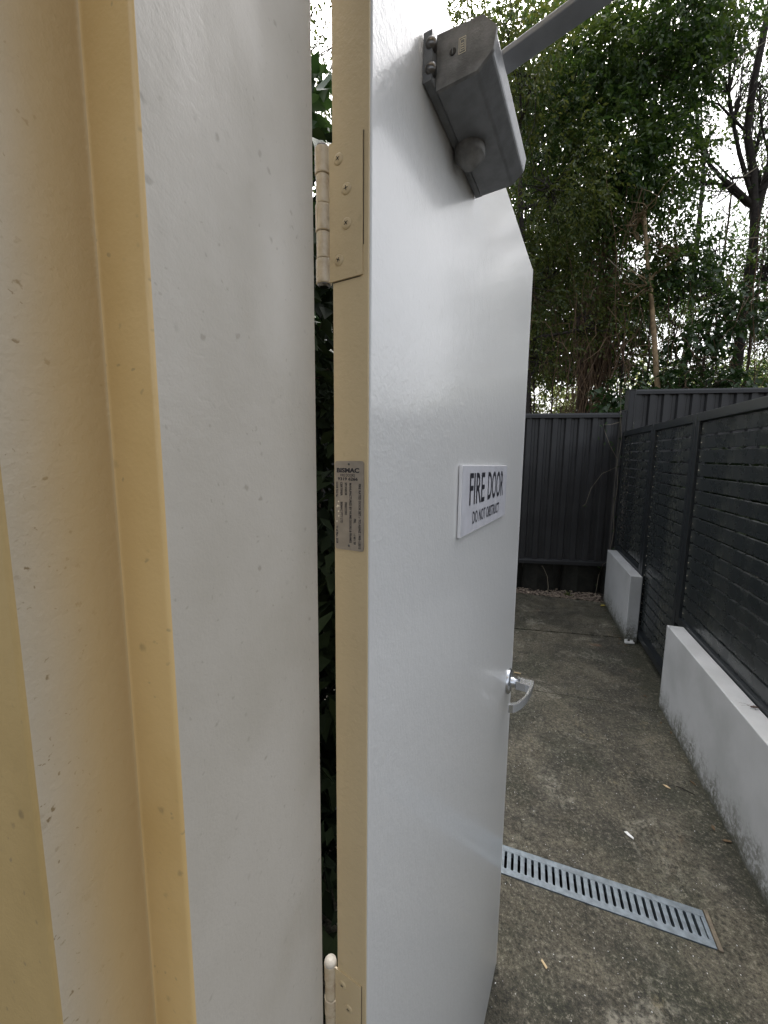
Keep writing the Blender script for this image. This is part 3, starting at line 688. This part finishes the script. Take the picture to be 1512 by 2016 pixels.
tree('laurel_bush', 'glossy green leafy bush just above the top of the taller sheet fence', (4.3, 5.8, -.1), (4.15, 5.8, 2.6), .03,
     [((3.95, 5.7, 2.75), (.45, .35, .26), 110), ((4.35, 5.6, 3.35), (.38, .3, .2), 60), ((4.9, 5.7, 3.75), (.45, .35, .28), 90), ((4.05, 5.7, 4.25), (.4, .35, .35), 70), ((3.2, 5.4, 2.5), (.35, .3, .22), 60), ((4.8, 5.6, 2.75), (.4, .3, .22), 90)],
     leafmat=m_leaf_g, seed=7.7, gap=-.9, leaf=.10, per=8, wf=.27, cat='bush', group='bushes beyond the end fence', twigs=8)
tree('back_tree', 'dense dark tree filling the wood behind the vine clad trunk', (2.9, 9.4, -.1), (3.0, 9.4, 8.0), .13,
     [((2.2, 9.3, 7.2), (1.6, .9, 2.2), 1100), ((4.2, 9.4, 6.8), (1.5, .9, 1.5), 800), ((3.2, 9.2, 9.6), (2.4, 1.0, 1.5), 1100), ((3.1, 9.2, 5.0), (1.8, .8, 1.1), 900), ((1.9, 8.6, 4.1), (.9, .6, .7), 420), ((3.4, 8.6, 4.0), (.9, .6, .6), 380), ((4.9, 8.8, 4.3), (.9, .6, .7), 380), ((5.9, 9.0, 5.2), (.8, .6, .6), 260)],
     leaf=.11, wf=.27, seed=8.2, gap=-.3, bark=m_bark_d)
tree('back_tree', 'dark tree with sparse top far behind the forked trunk', (7.4, 9.8, -.1), (7.3, 9.8, 8.5), .12,
     [((6.2, 9.6, 10.9), (2.4, 1.0, 1.3), 420), ((7.8, 9.6, 6.6), (1.1, .9, 2.2), 260), ((6.2, 9.7, 5.3), (1.8, .8, .8), 420), ((7.2, 9.2, 4.0), (1.3, .7, .7), 420), ((8.6, 9.2, 5.2), (1.2, .7, 1.6), 420)],
     leaf=.085, seed=9.4, gap=-.05, bark=m_bark_d)
tree('edge_tree', 'pale leaved tree glimpsed in the gap between frame and door', (-1.0, 5.2, -.1), (-1.0, 5.2, 6.5), .09,
     [((-1.0, 5.0, 6.3), (1.0, .7, 1.6), 420), ((-.9, 5.1, 4.2), (.9, .7, .8), 220), ((.5, 5.4, 6.2), (.9, .7, 1.6), 300), ((.3, 5.4, 4.2), (1.0, .6, .9), 200)], leafmat=m_leaf_y, seed=5.5, gap=-.1)
tree('added_shade_tree', 'unseen low tree added to shade the left of the door frame', (-2.3, 2.2, -.1), (-2.2, 2.3, 3.2), .08, [((-2.2, 2.3, 3.2), (1.2, 1.0, .8), 420), ((-1.3, 1.2, 3.3), (.7, .6, .5), 200)], seed=1.9, gap=-.5, twigs=12)  # unseen tree added to darken the gap by the hinges
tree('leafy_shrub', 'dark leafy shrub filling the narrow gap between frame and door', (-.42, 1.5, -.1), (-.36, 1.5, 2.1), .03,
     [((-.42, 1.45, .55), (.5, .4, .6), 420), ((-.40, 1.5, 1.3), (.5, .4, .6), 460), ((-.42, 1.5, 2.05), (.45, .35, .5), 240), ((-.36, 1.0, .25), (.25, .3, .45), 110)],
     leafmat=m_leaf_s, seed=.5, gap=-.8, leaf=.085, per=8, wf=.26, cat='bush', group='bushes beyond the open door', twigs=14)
tree('leafy_shrub', 'taller glossy shrub with big bright leaves at the top of the gap', (-.55, 2.4, -.1), (-.5, 2.4, 3.4), .035,
     [((-.55, 2.4, 3.3), (.45, .35, .45), 90), ((-.6, 2.5, 2.4), (.5, .4, .6), 180)],
     leafmat=m_leaf_g, seed=.9, gap=-.7, leaf=.15, per=6, wf=.3, cat='bush', group='bushes beyond the open door', twigs=10)
for i, E_ in enumerate(np.arange(1.0, 5.4, .5)):  # shrub row added so the gaps between slats look dark
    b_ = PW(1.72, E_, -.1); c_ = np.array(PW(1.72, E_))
    tree('added_gap_shrub', 'dark shrub added to darken the gaps between the charcoal slats', tuple(b_), tuple(b_ + Vector((0, 0, 1.2))), .02, [((c_[0], c_[1], .5), (.32, .32, .55), 190), ((c_[0], c_[1], 1.25), (.32, .32, .48), 210)], leafmat=m_leaf_s, seed=i * 1.3, gap=-.95, leaf=.075, per=5, wf=.3, droop=.2, cat='bush', group='added shrubs darkening the slat gaps', twigs=4)
# far undergrowth between the stems, one mass; sunlight is in its pale leaf colour
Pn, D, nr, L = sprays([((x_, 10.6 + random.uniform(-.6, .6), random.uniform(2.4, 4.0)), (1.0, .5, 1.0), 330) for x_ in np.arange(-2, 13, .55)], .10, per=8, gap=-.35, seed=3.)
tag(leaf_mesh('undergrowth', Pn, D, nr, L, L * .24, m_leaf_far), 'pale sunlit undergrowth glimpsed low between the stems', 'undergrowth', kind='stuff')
# thin upright saplings / stems
for i, (px_, Y_) in enumerate([(1.95, 6.0), (2.2, 6.6), (2.35, 6.9), (2.55, 6.3), (2.8, 7.2), (3.0, 6.9), (3.75, 6.8), (3.95, 7.6), (4.6, 7.4), (5.1, 8.0), (5.35, 6.9), (6.1, 7.6), (5.25, 6.2)]):
    r = empty('sapling', (px_, Y_, -.1), 0, 'thin bare brown sapling stem among the vines behind the fences', 'sapling', 'bare sapling stems')
    mb = MB(); lean = random.uniform(-.35, .35); h_ = random.uniform(4.2, 6.3); rr = random.uniform(.018, .042)
    pts = wander((0, 0, 0), (lean, random.uniform(-.2, .2), h_), 12, .09); mb.tube(pts, [rr * (1 - .6 * k_ / 12) for k_ in range(13)], 6); mb.build('stem', random.choice([m_bark, m_bark_d]), r)
    for q in range(7):
        mb = MB(); s_ = pts[random.randint(5, 11)]; e_ = s_ + Vector((random.uniform(-.7, .7), random.uniform(-.5, .4), random.uniform(-.1, .8))); mb.tube(wander(s_, e_, 5, .07), [.009, .008, .006, .005, .003, .002], 4); mb.build('branch', m_bark_d, r)
# hanging dry vines: curtain round the vine-clad trunk and between the stems
mb = MB()
def vine(x, y, z1, z0, dx, r_=.006):
    n = 9; ph = random.random() * 6; a = random.uniform(.02, .09)
    pts = [(x + dx * (k / n) ** 1.5 + a * math.sin(ph + k * .9), y + a * math.cos(ph * 1.3 + k * .8), z1 + (z0 - z1) * k / n) for k in range(n + 1)]
    mb.tube(pts, r_, 3, caps=False)
for i in range(120):
    a = random.random() * 6.28; rr = .10 + abs(random.gauss(0, .11)); vine(3.33 + rr * math.cos(a), 6.5 - abs(rr * math.sin(a)), random.uniform(4.2, 6.2), random.uniform(1.4, 2.6), random.gauss(0, .15), random.uniform(.004, .010))
for i in range(130): vine(random.uniform(1.5, 5.6), random.uniform(5.3, 7.2), random.uniform(3.4, 5.6), random.uniform(1.5, 3.0), random.gauss(0, .3), random.uniform(.003, .007))
for i in range(330):
    x, y, z = random.uniform(1.6, 6.2), random.uniform(5.2, 7.0), random.uniform(1.9, 3.9); L_ = random.uniform(.3, .9); a = random.uniform(-1.2, 1.2); pts = []
    for k in range(7): pts.append((x + L_ * math.sin(a) * k / 6, y + random.gauss(0, .02), z + L_ * math.cos(a) * k / 6 + random.gauss(0, .015) - .1 * (k / 6) ** 2)); a += random.gauss(0, .25)
    mb.tube(pts, random.uniform(.003, .006), 3, caps=False)
tag(mb.build('vine_tangle', m_vine), 'tangle of dry brown vines and twigs hanging above the fences', 'vines', kind='stuff')
# long pale twigs crossing the upper right
for i, (a, b, lab) in enumerate([((4.6, 5.0, 6.55), (3.95, 5.3, 6.35), 'pale bare twig poking in highest at the right edge, near the dark fork'),
                     ((4.75, 5.0, 5.35), (3.5, 5.6, 4.55), 'long pale straight twig slanting across the bright sky gap'),
                     ((5.0, 5.2, 4.45), (4.1, 5.5, 4.5), 'level pale twig beside the dark trunk at the right edge'),
                     ((2.9, 5.4, 4.25), (3.45, 5.5, 3.9), 'short pale twig crossing in front of the vine clad trunk')]):
    mb = MB(); pts = wander((0, 0, 0), Vector(b) - Vector(a), 6, .02); mb.tube(pts, [.008, .007, .006, .005, .004, .003, .002], 5)
    tag(mb.build('twig', m_twig, loc=a), lab, 'twig', 'pale twigs in the wood')

# climbing vine on the corner post
cv = empty('climbing_vine', FW(2.52) + Vector((0, -.05, .1)), -A_FENCE, 'thin climbing vine with small leaves on the end of the lower sheet fence', 'vine')
mb = MB()
main = [(.0 + .012 * math.sin(k * 1.3), -.0, .15 + k * .1) for k in range(19)]
main += [(-.03, 0, 2.2), (-.10, -.01, 2.45)]
mb.tube(main, .0016, 5)
mb.tube([(-.02, -.0, 1.55), (-.10, -.01, 1.68), (-.16, 0, 1.83), (-.18, 0, 1.9), (-.10, 0, 1.905), (-.02, 0, 1.93)], .002, 4)
mb.tube([(-.02, 0, 1.45), (-.16, -.01, 1.38), (-.26, -.01, 1.22), (-.30, -.0, 1.05), (-.33, 0, 1.02)], .0018, 4)
mb.tube([(-.01, 0, .42), (-.08, -.02, .38), (-.12, -.03, .25), (-.14, -.03, .0)], .0018, 4)
mb.build('stem', m_twig, cv)
lp = [(-.15, 1.82), (-.17, 1.9), (-.19, 1.88), (-.12, 1.72), (-.10, 1.68), (-.06, 1.62), (-.16, 1.68), (-.02, 1.45), (0, 1.56), (.01, 1.3), (-.01, 1.1), (0, .9), (-.02, .75), (.0, .55), (-.33, 1.03), (-.1, .33), (-.13, .12), (-.02, 1.75), (-.22, 1.74), (.0, 1.98)]
lf = None
for (x_, z_) in lp:
    if lf is None:
        mb = MB(); mb.add([(0, 0, 0), (.016, -.004, .009), (.045, -.002, 0), (.016, -.004, -.010), (.018, 0, 0)], [(0, 1, 4), (1, 2, 4), (2, 3, 4), (3, 0, 4)]); lf = mb.build('leaf', m_leaf_g, cv, loc=(x_, -.012, z_))
        o = lf
    else: o = inst(lf, cv, (x_, -.012, z_))
    o.rotation_euler = (random.uniform(-.6, .6), random.uniform(-2.8, .6), random.uniform(-.6, .6))
# dry stalk under the fence, small weed in the gravel
mb = MB(); mb.tube([(0, 0, .02), (.005, -.01, .12), (-.01, 0, .24), (-.05, .01, .33), (-.07, .02, .36)], [.003, .003, .0025, .002, .0015], 5)
tag(mb.build('dry_stalk', m_twig, loc=(1.86, 4.22, .08)), 'single pale bent stalk in the shadow under the end fence', 'stalk')
wd = empty('weed', PW(.53, 4.66, .0), 0, 'small bright green weed growing in the pebbles', 'weed')
n = 26; pos = np.zeros((n, 3)) + rng.normal(0, .008, (n, 3)) * [1, 1, 0]; d = unit(rng.normal(size=(n, 3)) * [.8, .8, .3] + [0, 0, .8])
leaf_mesh('leaf_tuft', pos, d, unit(rng.normal(size=(n, 3))), rng.uniform(.04, .08, n), np.full(n, .006), m_leaf_y, wd)

# ------------------------------------------------------------------ small litter
def chip(name, N_, E_, pts, mat, label, cat, rz, th=.002, z=.003):
    mb = MB(); n = len(pts)
    vs = [(x_, y_, zz) for x_, y_, zz in pts] + [(x_, y_, zz + th) for x_, y_, zz in pts]
    mb.add(vs, [tuple(range(n))[::-1], tuple(range(n, 2 * n))] + [(i, (i + 1) % n, n + (i + 1) % n, n + i) for i in range(n)])
    p = PW(N_, E_, z); o = mb.build(name, mat, loc=p); o.rotation_euler = (0, 0, rz); return tag(o, label, cat)
m_litter = simple('brown_litter', (.11, .07, .035), .8)
m_white = simple('white_scrap', (.8, .8, .78), .5); m_yel = simple('yellow_leaf', (.42, .33, .05), .5, 0, .3, 60); m_tan = simple('tan_wood', (.5, .38, .22), .7)
# positions in the path frame (N, E)
def ground_hit(px, py):                 # only used to read where a small thing lies on the sloping slab
    r = fwd + rt * ((px - 756) / F_PX) - up * ((py - 1008) / F_PX)
    nn = Vector((nv.x, nv.y, 0)).cross(Vector((ev.x, ev.y, SL))); t = -(Vector((0, 0, CAM_H)).dot(nn)) / r.dot(nn)
    p = Vector((0, 0, CAM_H)) + r * t; return p.dot(nv), p.dot(ev)
N_, E_ = ground_hit(1238, 1646)
chip('petal', N_, E_, [(-.018, .006, 0), (-.008, .012, .002), (.002, .004, .003), (.016, .0, .001), (.018, -.008, 0), (.004, -.006, .001), (-.006, -.002, 0)], m_white, 'curled white petal lying on the path beyond the drain', 'petal', -.7)
N_, E_ = ground_hit(1312, 1550); chip('dead_leaf', N_, E_, [(-.016, 0, 0), (0, .006, .002), (.018, 0, .001), (0, -.005, 0)], m_tan, 'small tan dead leaf on the path nearer the long white wall', 'leaf', -1.0)
N_, E_ = ground_hit(1187, 1193); chip('yellow_leaf', N_, E_, [(-.03, 0, 0), (-.01, .015, .004), (.02, .010, .006), (.035, 0, .002), (.01, -.014, .003), (-.012, -.012, .002)], m_yel, 'fallen yellow leaf at the foot of the far white wall', 'leaf', .2)
N_, E_ = ground_hit(1018, 1326); chip('wood_chip', N_, E_, [(-.022, .003, 0), (.024, .004, 0), (.025, -.004, 0), (-.020, -.005, 0)], m_tan, 'short tan stick lying beyond the door handle', 'stick', -.4, .005)
N_, E_ = ground_hit(1071, 1900); chip('wood_chip', N_, E_, [(-.012, .003, 0), (.010, .004, 0), (.012, -.003, 0), (-.010, -.003, 0)], m_tan, 'pale yellowish flake on the concrete nearer than the drain', 'flake', -1.2, .002)
mb = MB(); N_, E_ = ground_hit(1345, 1555); mb.tube([(-.02, .02, .002), (0, .004, .004), (.014, -.012, .003), (.03, -.03, .002)], .0016, 5)
tag(mb.build('twig', m_bark_d, loc=PW(N_, E_, 0)), 'thin dark curved twig on the path beside the long white wall', 'twig')
for i in range(16):
    E_ = random.uniform(1.3, 4.4); N_ = .862 - abs(random.gauss(0, .035)); k_ = random.uniform(.5, 1.1)
    o = None
    mb = MB(); pts_ = [(-.016, 0, 0), (-.004, .007, .003), (.014, .004, .001), (.020, 0, .002), (.004, -.007, .001)]; n_ = len(pts_)
    vs_ = [(x_ * k_, y_ * k_, z_) for x_, y_, z_ in pts_] + [(x_ * k_, y_ * k_, z_ + .0012) for x_, y_, z_ in pts_]
    mb.add(vs_, [tuple(range(n_))[::-1], tuple(range(n_, 2 * n_))] + [(q, (q + 1) % n_, n_ + (q + 1) % n_, n_ + q) for q in range(n_)])
    o = mb.build('dead_leaf', m_litter, loc=PW(N_, E_, .002)); o.rotation_euler = (0, 0, random.uniform(0, 6)); tag(o, 'tiny brown dead leaf caught along the foot of the low walls', 'leaf', 'dead leaves along the wall foot')
# white perforated bracket at the foot of the far wall
mb = MB(); N_, E_ = .90, 3.615
mb.box((-.035, -.012, 0), (.035, .012, .012)); mb.box((-.035, .008, .012), (-.012, .012, .03)); mb.box((.008, .008, .012), (.03, .012, .026))
o = mb.build('bracket', m_white, loc=PW(N_, E_, .002)); o.rotation_euler = (0, 0, -A_PATH + .2); tag(o, 'small crumpled white scrap at the near foot of the far white wall', 'scrap')
# random mineral flakes: fine pale grit on slabs
mb = MB()
for i in range(900):
    N_ = random.uniform(-.1, .86); E_ = random.uniform(.75, 4.4); p = PW(N_, E_, .0012); s_ = random.uniform(.0008, .0026)
    if DR['e0'] - .01 < E_ < DR['e1'] + .01 and N_ < .71: continue
    a = random.random() * 6.28; vs = [(p.x + s_ * f * math.cos(a + q * 1.57), p.y + s_ * f * math.sin(a + q * 1.57), p.z + (.0012 if q == 0 else 0)) for q, f in enumerate((1, .7, 1.1, .6))]
    mb.add(vs, [(0, 1, 2, 3)])
tag(mb.build('grit', m_acrylic_edge), 'fine pale grit scattered over the concrete path', 'grit', kind='stuff')
# insect on the near wall
def wall_hit(px, py, h):
    r = fwd + rt * ((px - 756) / F_PX) - up * ((py - 1008) / F_PX)
    nn = Vector((nv.x, nv.y, 0)).cross(Vector((ev.x, ev.y, SL))); c0 = Vector((0, 0, CAM_H - h)); t = -(c0.dot(nn)) / r.dot(nn)
    p = Vector((0, 0, CAM_H)) + r * t; return p
p = wall_hit(1484, 1394, .532)
bug = empty('insect', p, -.4, 'small brown insect with long feelers on top of the near white wall', 'insect')
m_bug = simple('insect_brown', (.07, .035, .02), .3)
mb = MB(); mb.lathe((-.012, 0, .004), (1, 0, .1), [(0, .001), (.003, .003), (.01, .0045), (.018, .004), (.021, .0025), (.024, .0028), (.027, .001)], 10); mb.build('body', m_bug, bug)
for s_ in (-1, 1):
    for k_, (x_, dx) in enumerate(((-.004, -.012), (.002, -.001), (.007, .010))):
        mb = MB(); mb.tube([(x_, 0, .004), (x_ + dx * .5, s_ * .008, .007), (x_ + dx, s_ * .014, .0005)], .0005, 4); mb.build('leg', m_bug, bug)
    mb = MB(); mb.tube([(-.012, 0, .005), (-.026, s_ * .006, .010), (-.045, s_ * .010, .006)], .00035, 4); mb.build('feeler', m_bug, bug)
